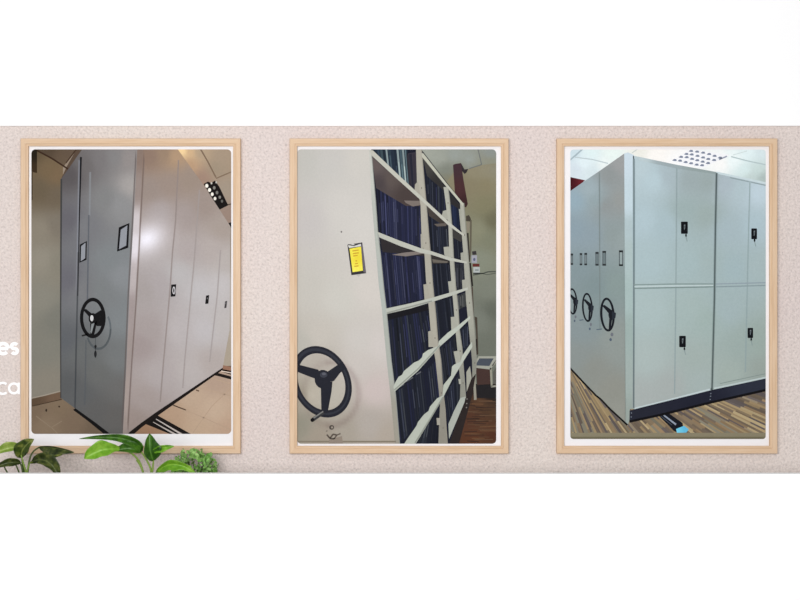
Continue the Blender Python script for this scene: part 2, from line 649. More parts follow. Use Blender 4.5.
def wheel(sheet, parent, layer, cx, cy, rx, ry, k, col, skew=0.0, spokes=(), hub=None, extra=None, label=None, shade=None, n=36):
    p = sheet.piece('printed_handwheel', parent, layer)
    out, inn = ell(cx, cy, rx, ry, skew, n), ell(cx, cy, rx * k[0], ry * k[1], skew * k[1], n)
    p.ring(out, inn, col)
    if shade:
        p.ring(ell(cx - 0.3, cy - 0.3, rx * (k[0] + 2) / 3, ry * (k[1] + 2) / 3, skew, n), ell(cx, cy, rx * (k[0] * 2 + 1) / 3, ry * (k[1] * 2 + 1) / 3, skew, n), shade, 1)
    for q in spokes:
        p.add(q, col, 2)
    if hub:
        p.add(ell(*hub, n=18), col, 3)
    if extra:
        extra(p)
    return p.done(label)


def ex1(p):
    p.add(ell(91.8, 318.2, 1.7, 3.1, n=12), (205, 205, 205), 4)
    p.add([(91.4, 324), (94.5, 323), (91.5, 333.5), (90.4, 332)], (134, 138, 140), 4)
    p.line([(81.8, 335.8), (87.5, 334.4)], 0.8, (34, 32, 32))


def ringshadow(p, out, inn, col, a0, a1, up=0):
    n = len(out)
    for i in range(n):
        if a0 <= i / n <= a1:
            j = (i + 1) % n
            p.add([out[i], out[j], inn[j], inn[i]], col, up)


p = S.piece('printed_wheel_shadow', o1, 7)
ringshadow(p, ell(98.5, 329, 13, 21), ell(98.5, 329, 11.2, 18.6), (84, 89, 92), 0, 0.42)
ringshadow(p, ell(98.5, 329, 13, 21), ell(98.5, 329, 11.2, 18.6), (98, 104, 108), 0.88, 1.0)
p.done()
p = S.piece('printed_lock', o1, 7)
p.line([(95.4, 338), (95.4, 358)], 0.5, (84, 88, 90))
p.add(ell(95.5, 346.4, 1.2, 1.6, n=10), (30, 30, 32), 1)
p.add(ell(95.4, 354, 1.3, 3.6, n=12), (34, 34, 36), 1)
p.done()
wheel(S, o1, 9, 92.8, 318, 12.9, 20.3, (0.745, 0.825), (17, 16, 18),
      spokes=([(82.8, 309.5), (86, 309), (93.5, 315), (91, 319)], [(101, 310), (103.6, 315), (102, 326), (97, 326), (92.5, 323), (93, 315)],
              [(90.2, 322), (97, 321), (95.5, 329), (93.6, 337), (90.4, 337)]),
      hub=(92.8, 318.5, 4.2, 5.4), extra=ex1, label='black three-spoke handwheel')

# ================================================================== picture 2
fr2 = make_frame(289.5, 138.4, 508.7, 453.7, 'pale wooden frame with photo of open shelves full of dark blue files')
S = Sheet(297.2, 149.4, 496.2, 443.7, 4.0, PRINT_D)
b = S.piece('photo_print', fr2, 0)
b.add([(400, 148), (497, 148), (497, 444), (400, 444)],
      idw([(485, 170, (142, 136, 114)), (474, 171, (140, 133, 110)), (494, 168, (140, 136, 118)), (485, 185, (134, 126, 100)), (470, 185, (132, 124, 100)), (492, 165, (136, 130, 108)), (485, 205, (128, 124, 98)), (478, 230, (134, 134, 112)),
           (490, 240, (124, 126, 106)), (482, 260, (132, 136, 120)), (490, 290, (122, 126, 114)), (480, 320, (118, 122, 112)), (490, 345, (108, 112, 102)),
           (494, 220, (108, 106, 84)), (494, 310, (100, 104, 94))]))
bg2 = b.done('photo of open mobile shelving with rows of blue files')
p = S.piece('printed_ceiling', bg2, 1)
p.add([(415, 148), (497, 148), (497, 163), (482, 165), (468, 169), (453, 173), (445, 184)],
      idw([(428, 152, (158, 162, 152)), (440, 158, (156, 160, 150)), (455, 155, (150, 156, 150)), (446, 170, (126, 130, 120)), (470, 160, (150, 156, 150)), (460, 171, (128, 128, 112)), (448, 180, (126, 124, 106)), (474, 166, (142, 144, 132)), (483, 164, (140, 141, 126)),
           (490, 153, (140, 146, 142)), (490, 161.5, (139, 139, 123))]))
p.line([(478, 149), (481.6, 164.6), (469, 168.6)], 0.5, (110, 114, 112), 1)
p.done()
p = S.piece('printed_pillar', bg2, 2)
p.add([(453, 165), (455, 164), (461, 163), (463.5, 180), (467.8, 204), (466, 207.5), (462, 206), (455, 194)],
      idw([(457, 168, (66, 46, 52)), (459, 190, (72, 44, 46)), (465, 203, (56, 34, 36))]))
p.add([(461, 163), (464.5, 169.5), (468.3, 168.8), (466.5, 172.5), (464.6, 174), (462, 171)], (48, 42, 46), 1)
p.done('maroon pillar')
p = S.piece('printed_clutter', bg2, 2)
p.add([(466, 216), (469, 215), (471, 219), (470, 221.5), (466, 221)], (70, 64, 56))
p.add([(466.6, 221.5), (470, 222), (469, 232.5), (466.8, 232)], (136, 128, 112))
p.add([(470, 220), (471.8, 220), (471.4, 250), (470, 262), (469.4, 262)], (98, 92, 78))
p.add([(466.5, 233), (468.6, 233), (470, 262), (467.6, 262)], (48, 42, 38))
p.add([(469, 263), (471, 263), (473.2, 286), (471.5, 287)], (34, 30, 28))
p.add([(471.3, 287), (472.8, 287), (475.4, 345), (473.8, 345)], (74, 62, 54))
p.add([(474.5, 316.5), (477.2, 317.5), (477.6, 330), (478.4, 354), (477, 355), (475.8, 330)], (72, 64, 56))
p.rect(475.8, 339, 477.2, 355, (34, 28, 26), 1)
p.add([(472, 251.5), (476, 250.8), (476.6, 254.5), (472.5, 255)], (56, 52, 54), 1)
p.done()
p = S.piece('printed_notice', bg2, 3)
p.rect(471.5, 255.3, 477, 263, (158, 158, 168))
p.add(ell(474.3, 259.5, 1.2, 1.6, n=8), (90, 94, 120), 1)
p.rect(472.6, 263.8, 479.4, 266.6, (98, 44, 40))
p.rect(473.3, 267, 479.8, 272.6, (176, 182, 180))
p.rect(475, 269.5, 478.6, 270.6, (110, 118, 118), 1)
p.rect(473.3, 272.6, 480, 273.9, (52, 54, 52))
p.done('small notices on the wall')
p = S.piece('printed_cable', bg2, 2)
p.line([(473, 275), (483, 273.4), (488, 271.8), (496, 271.6)], 0.55, (72, 76, 70))
p.line([(480, 273), (487, 274.6), (496, 273.2)], 0.4, (86, 90, 82))
p.done()
p = S.piece('printed_floor', bg2, 1)
p.add([(460, 384), (497, 384), (497, 444), (455, 444)], idw([(480, 388, (30, 27, 28)), (490, 395, (34, 28, 26)), (480, 402, (88, 62, 44)), (490, 410, (80, 58, 42)),
                                                             (470, 420, (84, 54, 40)), (485, 425, (86, 58, 42)), (475, 438, (92, 56, 38)), (492, 436, (80, 48, 34))]))
rr = random.Random(5)
for k in range(34):
    y = 400 + k * 1.28
    xa = rr.uniform(462, 480)
    c = rr.choice(((98, 74, 56), (64, 46, 37), (90, 65, 48), (58, 42, 34), (104, 74, 52)))
    p.line([(xa, y), (xa + rr.uniform(8, 22), y + rr.uniform(-0.8, 0.8))], rr.uniform(0.3, 0.6), c, 1)
p.done('dark brown wooden floor')
p = S.piece('printed_side_table', bg2, 2)
p.add([(476, 368), (491, 368), (492, 384), (477, 385)], (68, 50, 46))
p.add([(477, 385), (497, 385), (497, 398), (477, 398)], (34, 32, 34))
p.add([(478.6, 356.2), (497, 356.2), (497, 359), (490.8, 369.6), (472.4, 367.4), (473.6, 364.6)], (160, 161, 150), 1)
p.add([(479.4, 358.4), (493.6, 358.4), (489.4, 366), (475.2, 365.4)], (74, 80, 90), 2)
p.add([(472.6, 367), (475, 368), (476.6, 399.6), (474, 400)], (150, 147, 134), 1)
p.add([(489.8, 368), (491.8, 368), (492.6, 386), (490.8, 387)], (152, 150, 136), 1)
p.line([(491, 386.6), (497, 386)], 0.9, (150, 148, 136), 1)
p.line([(492.6, 366), (497, 360)], 0.8, (158, 156, 144), 1)
p.add([(493, 372), (497, 366), (497, 384), (493, 384)], (92, 90, 84), 1)
p.done('pale side table with slate top')

sh = S.piece('printed_shelving', fr2, 4)
sh.add([(371, 149), (421, 149), (463.5, 204), (474, 330), (476.5, 368), (472, 392), (459, 444), (398, 444)], (26, 28, 42))
sh.add([(449, 444), (466, 396), (471, 372), (476, 372), (472.5, 394), (459, 444)], (44, 37, 36), 1)
for x, y in ((467, 399), (466.8, 403.5), (466.5, 407.5)):
    sh.add(ell(x, y, 0.7, 0.7, n=6), (130, 126, 122), 2)
o2 = sh.done('open shelving with pale uprights')
# rows of files, one piece per compartment
def files(quad, cols, n, up=5, seed=1, inside=None):
    """quad TL,TR,BR,BL -> row of upright files"""
    rg = random.Random(seed)
    p = S.piece('printed_file_row', o2, up)
    tl, tr, br, bl = quad

    def mixp(a, b, t):
        return (a[0] + (b[0] - a[0]) * t, a[1] + (b[1] - a[1]) * t)

    def put(q, c, lev):
        if inside:
            q = clip_convex(q, inside)
        if q:
            p.add(q, c, lev)
    put(list(quad), cols[0], 0)
    for i in range(n):
        t0, t1 = (i + 0.08) / n, (i + rg.uniform(0.55, 0.98)) / n
        c = rg.choice(cols)
        k = rg.uniform(0.75, 1.25)
        drop = rg.uniform(0, 0.05)
        top0, top1 = mixp(tl, tr, t0), mixp(tl, tr, t1)
        b0, b1 = mixp(bl, br, t0), mixp(bl, br, t1)
        q = [mixp(top0, b0, drop), mixp(top1, b1, drop), b1, b0]
        put(q, tuple(v * k for v in c), 1)
        if rg.random() < 0.4:
            tm = (t0 + t1) / 2
            g = rg.uniform(1.15, 1.55)
            ends = [mixp(mixp(tl, tr, tm), mixp(bl, br, tm), rg.uniform(0.05, 0.4)), mixp(mixp(tl, tr, tm), mixp(bl, br, tm), rg.uniform(0.6, 0.98))]
            put(band(ends, 0.4), tuple(min(255, v * g + a) for v, a in zip(c, (9, 8, 4))), 2)
    p.done('dark blue files standing in a row')


NV = [(31, 34, 56), (27, 30, 50), (35, 38, 64), (42, 45, 72), (26, 28, 42), (46, 49, 72)]
DK = [(26, 29, 40), (31, 35, 46), (22, 25, 34), (37, 41, 54), (44, 48, 56)]
GR = [(36, 48, 60), (96, 112, 116), (60, 76, 84), (30, 40, 54), (126, 140, 142), (44, 58, 70)]
BK = [(372, 149), (417, 149), (417, 195), (395, 173)]
files([(371, 146), (407, 146), (411, 200), (379, 200)], GR, 13, seed=2, inside=BK)
files([(405, 154), (416, 152), (417, 200), (411, 200)], [(56, 52, 62), (44, 42, 54), (34, 34, 46)], 3, seed=22, inside=BK)
files([(375.5, 180), (421, 204), (421.5, 250), (378, 234)], NV, 22, seed=3)
files([(380.5, 250), (424, 256), (427, 298), (386, 308)], NV, 22, seed=4)
files([(387, 318), (429, 308), (437, 350), (392, 388)], DK + NV[:3], 20, seed=5)
files([(394, 392), (436, 360), (440, 398), (400, 444)], DK + NV[:2], 20, seed=6)
files([(420, 424), (440, 410), (438.5, 444), (412, 444)], DK, 9, seed=7)
files([(426.5, 170), (446, 190), (446, 222), (428, 204)], DK + NV[:2], 9, seed=8)
files([(429, 212), (447, 224), (449, 258), (431, 250)], DK, 9, seed=9)
files([(431.5, 262), (449, 262), (452, 292), (434, 296)], DK, 9, seed=10)
files([(435, 302), (453, 296), (457, 328), (439, 340)], DK, 9, seed=11)
files([(439, 350), (457, 334), (460, 364), (443.5, 386)], DK, 9, seed=12)
files([(444, 394), (460, 372), (460, 398), (448, 424)], DK, 8, seed=13)
files([(450.5, 200), (460, 206), (461, 232), (452, 226)], [(26, 34, 56), (34, 42, 66), (22, 28, 44)], 5, seed=14)
files([(452.5, 234), (462, 240), (463.5, 260), (454, 258)], DK, 5, seed=15)
files([(454.5, 264), (464, 264), (463, 290), (456, 290)], [(50, 52, 58), (40, 42, 50), (34, 36, 44)], 5, seed=16)
files([(457, 296), (466.5, 292), (466.3, 306), (458, 310)], [(66, 68, 68), (58, 60, 62)], 4, seed=17)
files([(459.5, 330), (469, 322), (468, 348), (462.5, 356)], DK, 4, seed=18)
p = S.piece('printed_shelf_underside', o2, 8)
p.add([(371.8, 156.5), (424, 203), (419, 206), (406, 206), (376, 188)], idw([(376, 165, (98, 88, 86)), (390, 180, (92, 82, 78)), (405, 195, (72, 62, 60)), (380, 183, (74, 66, 68))]))
p.add([(404, 200.5), (423, 201), (420, 205), (413, 206.5), (406, 203)], (122, 112, 106), 1)
p.nxt()
p.add([(380, 238), (427, 253), (424, 256), (382.5, 252)], (46, 42, 44))
p.add([(392, 254.8), (404, 252.6), (420, 251), (425, 253.4), (406, 256.4)], (126, 117, 112), 1)
p.nxt()
p.add([(387, 314), (429, 304), (429, 310), (388, 320)], (22, 21, 26))
p.nxt()
p.add([(422.4, 156), (445, 186), (443, 190), (427, 176)], idw([(426, 165, (66, 64, 62)), (440, 184, (48, 46, 46))]))
p.nxt()
p.add([(427, 206), (448, 224), (444, 226), (429, 216)], idw([(430, 212, (68, 62, 58)), (445, 224, (60, 54, 50))]))
p.add([(434, 224), (447, 223), (446, 226), (437, 226.5)], (98, 90, 84), 1)
p.nxt()
p.add([(431, 254.5), (450, 261), (449, 263), (432.5, 264)], (52, 48, 46))
p.add([(432, 259), (448, 261.4), (447, 263), (433, 262.6)], (104, 98, 90), 1)
p.nxt()
p.add([(449.6, 192), (461, 206), (459, 209), (451, 204)], (44, 42, 44))
p.nxt()
p.add([(452, 227), (464, 236), (461, 242), (453.5, 238)], (60, 58, 56))
p.nxt()
for q in (([(398, 387.6), (404, 384.2)]), ([(406, 381.6), (413, 377.4)]), ([(416, 374.6), (421, 371.8)])):
    p.line(q, 0.6, (96, 98, 104), 1)
p.done()
p = S.piece('printed_upright', o2, 10)
lw = [(371.5, 153), (375.5, 200), (377.8, 232), (380.8, 257), (383.7, 287), (386.4, 310), (391.2, 360), (395.6, 395), (399.6, 444)]
pe = [(369.2, 149), (371.6, 200), (375, 240), (378.8, 285), (382, 310), (386.6, 360), (391, 400), (394.8, 444)]
p.add(pe + lw[::-1], idw([(371, 160, (196, 198, 190)), (377, 235, (180, 184, 176)), (381, 290, (176, 182, 176)), (388, 350, (172, 176, 168)), (396, 430, (160, 156, 144))]))
p.line(lw, 0.4, (150, 154, 148), 1)
p.done()
def upright(L, R, tabs, c0=(172, 168, 155)):
    p = S.piece('printed_upright', o2, 10)
    for i in range(len(L) - 1):
        pass
    p.add(L + R[::-1], idw([(L[0][0], L[0][1], tuple(v + 4 for v in c0)), (L[len(L) // 2][0], L[len(L) // 2][1], c0), (L[-1][0], L[-1][1], tuple(v * 0.84 for v in c0))]))
    p.line(R, 0.45, tuple(v * 0.86 for v in c0), 1)
    for q in tabs:
        p.add(q, tuple(v * 0.98 for v in c0), 1)
    for i in range(1, len(L) - 1, 2):
        p.add(ell((L[i][0] + R[min(i, len(R) - 1)][0]) / 2 + 0.6, L[i][1] + 3, 0.5, 0.9, n=6), (110, 104, 96), 2)
    p.done()


upright([(416, 149), (417, 185), (420.5, 205), (421.7, 240), (424.5, 255), (426, 280), (429, 310), (431, 335), (435.5, 360), (438.7, 390), (440, 405), (439, 425), (438.4, 444)],
        [(421.5, 149), (425, 190), (426.4, 205), (428.8, 235), (430.8, 258), (432.8, 285), (435.8, 315), (437.8, 340), (440.8, 360), (442.8, 390), (445.2, 410), (446, 425), (447.4, 444)],
        ([(420.6, 234), (423, 234), (423, 249), (421, 249)], [(423.4, 284.5), (427.4, 284), (430, 300), (424.6, 300)], [(428.2, 331.5), (432, 330.5), (436, 347), (428.6, 347)], [(415, 184.5), (418, 181), (421, 200), (414.5, 191)],
         [(436.5, 418), (440, 418), (440, 425), (437, 425)]))
upright([(443.5, 187), (445.3, 200), (448.4, 225), (449.3, 255), (451.6, 285), (453.6, 307), (455.4, 330), (457.2, 348), (458.5, 366), (460.4, 380), (460, 400)],
        [(448, 187), (449.6, 200), (451.8, 225), (453.4, 255), (455.6, 285), (458, 307), (459.4, 330), (462, 348), (463.2, 366), (464.4, 380), (465.6, 398)],
        ([(443, 211), (446.6, 210), (448, 220), (441.5, 217)], [(443.6, 247), (449, 246.6), (449.6, 258), (444.4, 255)], [(448, 281.5), (452, 281), (452.6, 294), (449.4, 294)],
         [(450.8, 317), (456, 316.5), (457, 326), (451.4, 331)], [(453.6, 351.5), (459, 350.6), (461, 363), (456, 364)], [(458.4, 379), (461, 379), (461, 384), (459, 384)]), (172, 172, 160))
upright([(460, 202), (461.6, 232), (463.6, 258), (466, 300), (469, 330), (472, 360), (472.4, 378)],
        [(463.8, 203), (466.2, 232), (468.4, 258), (472, 300), (474.6, 330), (476.4, 360), (475.6, 374)],
        ([(458.8, 209), (461, 209), (462, 231), (460.8, 230)], [(460.6, 253), (464, 252), (464.6, 262), (461, 261)], [(462, 280), (465, 279.5), (466, 289), (462.6, 291)],
         [(466.4, 372), (470, 366), (471.6, 378), (466.6, 392)]), (166, 166, 154))
def shelf(q, c=(190, 192, 180), lo=None):
    c = tuple(v * 0.97 for v in c)
    p = S.piece('printed_shelf', o2, 14)
    p.add(q, c)
    if lo:
        p.line(lo, 0.7, tuple(v * 0.8 for v in c), 1)
    p.done()


shelf([(369.8, 149.5), (373, 150.5), (395.5, 172), (424.8, 199.5), (449.6, 222.5), (464, 234.5), (464, 236.4), (449, 226), (424.6, 203.6), (394.5, 176.6), (371, 155)], (198, 198, 186))
shelf([(421.5, 153), (423.4, 153.4), (445.6, 182), (463.8, 204), (462.6, 206), (444.6, 184.6), (422, 157)], (196, 196, 180))
shelf([(377.4, 231.8), (400, 240.8), (421.6, 248.6), (431, 251), (449.5, 257.2), (466.6, 261.6), (466.8, 263.6), (449.6, 260.6), (431, 254.6), (420, 252.8), (400, 246), (379.4, 237.4)], (192, 193, 182))
shelf([(385.8, 308.6), (410, 303.4), (432, 297.8), (452, 292), (467.6, 287.4), (468, 289.6), (452.6, 295.4), (432.4, 301.8), (410, 308.6), (386.6, 314)], (190, 193, 182), [(387, 313), (432, 301)])
shelf([(393.4, 387), (395.5, 382), (398.4, 377), (402, 374.8), (404, 371), (410, 366), (414, 362.6), (419, 360.4), (422, 357.4), (423, 353.6), (428, 350), (438, 346.2), (439, 341), (448, 332.5), (457, 326.4), (470, 316), (470.4, 318.6), (458.6, 330), (440, 346.4), (418, 371), (394.6, 391.6)], (192, 198, 186), [(394.4, 390), (418, 369), (440, 345)])
shelf([(404, 444), (408, 438), (416.6, 425.6), (418, 422), (424, 414.4), (428.5, 411), (430, 406.6), (437, 398.4), (442.6, 395.6), (443.4, 385), (451, 375.6), (452, 366.6), (454, 364.6), (460.6, 361.6), (462, 356), (472, 341.6), (472.4, 347), (463.6, 361), (452, 380), (443.4, 397), (430, 420.4), (415.6, 444)], (190, 196, 184), [(415, 443), (430, 419), (443, 397)])
shelf([(448.4, 424), (454, 411), (460.4, 398), (465.6, 396.6), (464.6, 402), (449, 439)], (178, 183, 174))

pn = S.piece('printed_end_panel', fr2, 16)
fpn = idw([(305, 160, (192, 190, 184)), (330, 160, (198, 195, 190)), (360, 160, (204, 200, 193)), (305, 220, (196, 191, 188)), (345, 210, (206, 202, 196)), (365, 225, (208, 204, 198)),
           (305, 290, (196, 192, 184)), (340, 300, (202, 199, 191)), (370, 290, (208, 202, 195)), (320, 335, (196, 190, 181)), (360, 340, (202, 197, 191)), (380, 345, (206, 199, 194)),
           (375, 390, (202, 189, 185)), (360, 365, (200, 193, 187)), (300, 345, (184, 181, 172)), (302, 395, (160, 152, 138)), (312, 395, (186, 178, 164)), (330, 395, (186, 180, 168)), (300, 425, (148, 144, 130)),
           (320, 435, (162, 152, 138)), (345, 430, (168, 160, 148)), (370, 425, (178, 170, 162)), (388, 435, (176, 166, 154)), (318, 362, (180, 172, 162))])


def f_pn(x, y):
    c = fpn(x, y)
    t = math.hypot((x - 331) / 27.5, (y - 394) / 31.5)
    g = math.exp(-((t - 1) / 0.10) ** 2) * (0.10 if x > 325 else 0.05)
    return (c[0] * (1 - g), c[1] * (1 - g * 1.25), c[2] * (1 - g * 1.2))


pn.add([(296, 148)] + pe + [(296, 444)], f_pn, cell=3.0)
pn.add(ell(341.4, 231.8, 0.9, 0.9, n=8), (110, 106, 104), 1)
pn.line([(296, 441.6), (396, 441.6)], 0.8, (134, 126, 110), 1)
o3 = pn.done('cream steel end panel')
p = S.piece('printed_label_holder', o3, 18)
p.add([(347.4, 244.8), (362.2, 242.4), (366.2, 273.2), (351.4, 275.2)], (52, 50, 54))
p.add([(361, 246), (362.4, 243), (366.2, 273.2), (363.4, 272)], (104, 98, 106), 1)
p.add([(348, 245.4), (353, 243.8), (356, 245.2), (361, 243.8), (361, 246.2), (349, 248)], (214, 212, 206), 1)
p.line([(348, 244.6), (354, 245.6), (362, 242.8)], 0.5, (70, 70, 72), 2)
p.add([(349.5, 248.8), (361, 246.6), (362.9, 270.6), (352.6, 272.2)], idw([(352, 252, (240, 228, 80)), (358, 258, (236, 216, 62)), (356, 270, (244, 234, 92))]), 2)
for q in ([(352.4, 251), (358.6, 250)], [(352.8, 253.6), (358.8, 252.8)], [(353.2, 256), (357.6, 255.4)], [(355.4, 261), (357.2, 260.8)], [(355, 263.8), (357.8, 263.4)], [(354.4, 266.4), (358.6, 265.8)]):
    p.line(q, 0.55, (206, 158, 52), 3)
p.add([(356, 274.4), (361, 274), (358.6, 277)], (190, 186, 180))
p.done('yellow label in a black holder')


def ex2(p):
    p.add(ell(323.6, 374.8, 3.8, 3.0, n=14), (60, 62, 72), 4)
    p.add(ell(323.9, 373.9, 2.0, 1.4, n=12), (92, 94, 104), 5)
    p.line([(312.6, 419.8), (323.5, 412.2)], 1.9, (58, 58, 60), 4)
    p.line([(313.6, 418), (323.2, 411.4)], 0.6, (128, 128, 126), 5)
    p.add(ell(312.4, 420, 2.0, 2.0, n=12), (18, 16, 18), 5)


wheel(S, o3, 18, 321.5, 381.8, 29.8, 35.8, (0.785, 0.795), (36, 37, 46), skew=6.0,
      spokes=([(290, 365.4), (300, 365), (318, 369.6), (324, 378), (316, 379), (308, 376), (290, 369)], [(327, 372), (336, 366), (341, 362.5), (345, 369), (340, 373), (334, 381), (326, 382)],
              [(320.8, 386), (332.5, 381), (331.5, 392), (327.6, 413), (321.4, 413)]),
      hub=(322.8, 379.2, 8.2, 9.4), extra=ex2, label='black three-spoke handwheel', shade=(50, 52, 61), n=48)
p = S.piece('printed_lock', o3, 18)
p.ring(ell(331.6, 427.4, 2.5, 2.4, n=14), ell(332, 427.4, 1.0, 1.1, n=14), (84, 76, 70))
p.line([(326.8, 434.6), (330, 438.4), (333, 434.2), (336.6, 435)], 0.8, (92, 82, 74))
p.line([(330, 438.4), (334, 438.8), (337, 435), (340.6, 433.6)], 0.7, (104, 94, 86))
p.line([(326, 431.6), (327.4, 430.6)], 0.5, (120, 110, 100))
p.add([(329, 439.6), (342, 436), (343, 444), (329, 444)], (146, 134, 122))
p.done()

# ================================================================== picture 3
fr3 = make_frame(556.8, 138.4, 777.6, 453.7, 'pale wooden frame with photo of pale green cabinets on striped wooden floor')
S = Sheet(570.4, 149.6, 765.7, 439.0, 3.0, PRINT_D)
b = S.piece('photo_print', fr3, 0)
b.add([(569, 148), (767, 148), (767, 200), (569, 200)],
      idw([(574, 151, (206, 224, 232)), (590, 152, (226, 243, 244)), (612, 153, (236, 248, 244)), (585, 162, (228, 242, 246)), (575, 170, (214, 226, 234)), (592, 172, (216, 230, 234)),
           (606, 166, (238, 246, 244)), (640, 150, (240, 240, 232)), (655, 156, (255, 252, 248)), (680, 165, (255, 255, 255)), (720, 163, (255, 255, 253)), (735, 160, (244, 255, 255)), (748, 153, (232, 248, 250)),
           (762, 152, (220, 236, 240)), (745, 170, (222, 240, 240)), (758, 170, (206, 224, 222)), (763, 178, (178, 194, 192)), (750, 178, (200, 216, 214))]), cell=3.0)
b.add([(569, 200), (767, 200), (767, 440), (569, 440)], (150, 132, 104))
bg3 = b.done('photo of pale green mobile cabinets on a striped floor')
p = S.piece('printed_ceiling_joint', bg3, 1)
p.line([(570, 160), (576, 155), (582.5, 149)], 0.8, (168, 186, 194))
p.nxt()
p.line([(575, 157.2), (592, 159.4), (608, 163.4)], 0.5, (190, 204, 208))
p.nxt()
p.line([(731, 156.6), (748, 161), (767, 165)], 0.6, (184, 202, 204))
p.nxt()
p.line([(733, 155), (747, 151)], 0.4, (212, 226, 226))
p.nxt()
p.line([(632, 153), (637.6, 149)], 0.5, (206, 214, 210))
p.done()
p = S.piece('printed_ceiling_lamp', bg3, 1)
p.add([(672, 161.6), (690, 149), (730, 155), (703, 168)], (250, 251, 254))
rows = [[(691, 150.9), (697, 151.6), (703, 152.6), (709, 154), (714.5, 155.8), (720, 157.6)],
        [(686.4, 153.9), (691.6, 154.4), (697.4, 155.8), (703, 157.4), (708.2, 158.9), (714, 160)],
        [(681, 156.8), (686.6, 157.2), (692, 158.8), (697.2, 160.2), (702.6, 161.6), (708, 163)],
        [(674.6, 160), (680, 160.6), (685.6, 162), (691, 163.2), (696.6, 164.6), (702, 165.2)]]
for r_i, row in enumerate(rows):
    for x, y in row:
        p.add([(x - 2.4, y + 0.5), (x - 0.6, y - 1.1), (x + 1.6, y - 0.9), (x + 2.2, y + 1.0), (x - 0.4, y + 1.1)], (128, 138, 158), 1)
p.line([(719, 159.6), (727, 156.2)], 0.7, (150, 158, 176), 1)
p.done('louvred ceiling lamp')
p = S.piece('printed_wall', bg3, 1)
p.add([(569, 176.8), (585, 180.2), (580, 185), (571, 191.5), (569, 192)], idw([(572, 180, (64, 16, 24)), (580, 181, (104, 34, 42)), (572, 188, (70, 20, 28))]))
p.done('dark red wall')
p = S.piece('printed_floor', bg3, 1)
VX, VY = 545.0, 322.0
pal = [(168, 148, 112), (130, 114, 92), (146, 124, 96), (110, 98, 86), (178, 160, 124), (130, 126, 110), (118, 104, 88), (156, 136, 104), (140, 128, 108), (102, 94, 92)]
rf = random.Random(11)
ang = math.radians(12)
while ang < math.radians(84):
    da = rf.uniform(0.006, 0.012) * (1.0 if ang < 0.7 else 1.7)
    r = rf.uniform(30, 80)
    while r < 320:
        L_ = rf.uniform(14, 42)
        c = rf.choice(pal)
        k = rf.uniform(0.9, 1.08)
        q = [(VX + math.cos(a) * s, VY + math.sin(a) * s) for a, s in ((ang, r), (ang, r + L_), (ang + da, r + L_), (ang + da, r))]
        if max(y for x, y in q) > 362 and max(x for x, y in q) > 569:
            p.add(q, tuple(v * k for v in c))
        r += L_
    ang += da
p.rect(569, 432.8, 767, 440, (138, 131, 108), 1)
p.rect(569, 436.8, 767, 440, (112, 106, 84), 2)
p.done('brown striped wooden floor')
p = S.piece('printed_floor_rail', bg3, 4)
p.add([(658, 415), (667, 412), (682.6, 423), (683, 426.6), (676, 432), (674, 431)], (22, 24, 32))
p.line([(663.6, 415), (676, 424.6)], 0.7, (150, 160, 176), 1, 0.9)
p.line([(660.6, 416), (672, 425)], 0.4, (70, 78, 92), 1)
p.add([(676, 429), (684, 425.8), (688.8, 429.2), (686.4, 432.6), (677, 432.8)], idw([(678, 430, (120, 212, 240)), (685, 428, (98, 188, 226))]), 1)
p.done('black floor rail with a light blue end')

cab = S.piece('printed_cabinet', fr3, 4)
f_side = idw([(575, 200, (150, 172, 184)), (590, 190, (160, 176, 182)), (597, 200, (150, 166, 170)), (575, 230, (142, 160, 170)), (592, 235, (144, 160, 168)), (610, 175, (146, 152, 152)), (620, 165, (158, 160, 160)),
              (620, 200, (152, 156, 154)), (606, 205, (146, 152, 152)), (612, 235, (144, 156, 156)), (622, 240, (150, 162, 162)), (580, 270, (134, 150, 154)), (595, 285, (130, 146, 148)), (615, 285, (138, 154, 152)),
              (580, 330, (138, 150, 152)), (596, 320, (134, 148, 150)), (614, 335, (146, 154, 150)), (576, 355, (140, 148, 146)), (595, 370, (142, 146, 140)), (612, 390, (146, 148, 140)), (621, 412, (150, 152, 144)), (622, 350, (146, 154, 150))])
cab.add([(569, 192), (584.6, 181), (598.6, 171.6), (624.2, 153.6), (625.6, 424), (610, 409), (596, 395), (569, 366.8)], f_side)
cab.add([(624.2, 153.6), (628, 152.4), (634, 155), (634, 409), (630, 409), (629.6, 420), (627.6, 425.4), (625.4, 424)],
        idw([(628, 158, (206, 222, 232)), (631, 200, (200, 218, 226)), (627, 230, (180, 198, 202)), (632, 250, (176, 194, 194)), (628, 300, (170, 190, 188)), (632, 330, (160, 178, 174)), (628, 380, (164, 178, 174)), (628, 415, (156, 168, 162))]))
f_front = idw([(640, 168, (188, 206, 212)), (655, 180, (186, 206, 213)), (668, 176, (172, 188, 194)), (690, 180, (160, 174, 176)), (708, 182, (158, 172, 172)), (645, 220, (180, 200, 207)), (665, 225, (172, 192, 198)), (685, 210, (160, 178, 178)), (706, 215, (160, 176, 174)),
               (650, 262, (174, 194, 198)), (690, 262, (168, 188, 190)), (708, 262, (166, 184, 184)), (650, 310, (174, 192, 192)), (690, 310, (168, 186, 184)), (706, 320, (164, 182, 178)), (650, 360, (174, 188, 186)), (670, 385, (170, 178, 176)),
               (645, 395, (172, 180, 178)), (695, 360, (166, 180, 176)), (700, 382, (168, 182, 180)), (725, 185, (176, 190, 198)), (740, 190, (182, 200, 206)), (758, 192, (196, 214, 224)), (728, 230, (170, 188, 194)), (757, 225, (178, 198, 206)), (735, 268, (166, 186, 190)),
               (757, 268, (170, 188, 190)), (728, 310, (166, 184, 186)), (740, 345, (160, 176, 172)), (757, 340, (158, 174, 168)), (730, 375, (166, 180, 174)), (760, 370, (156, 168, 162))])
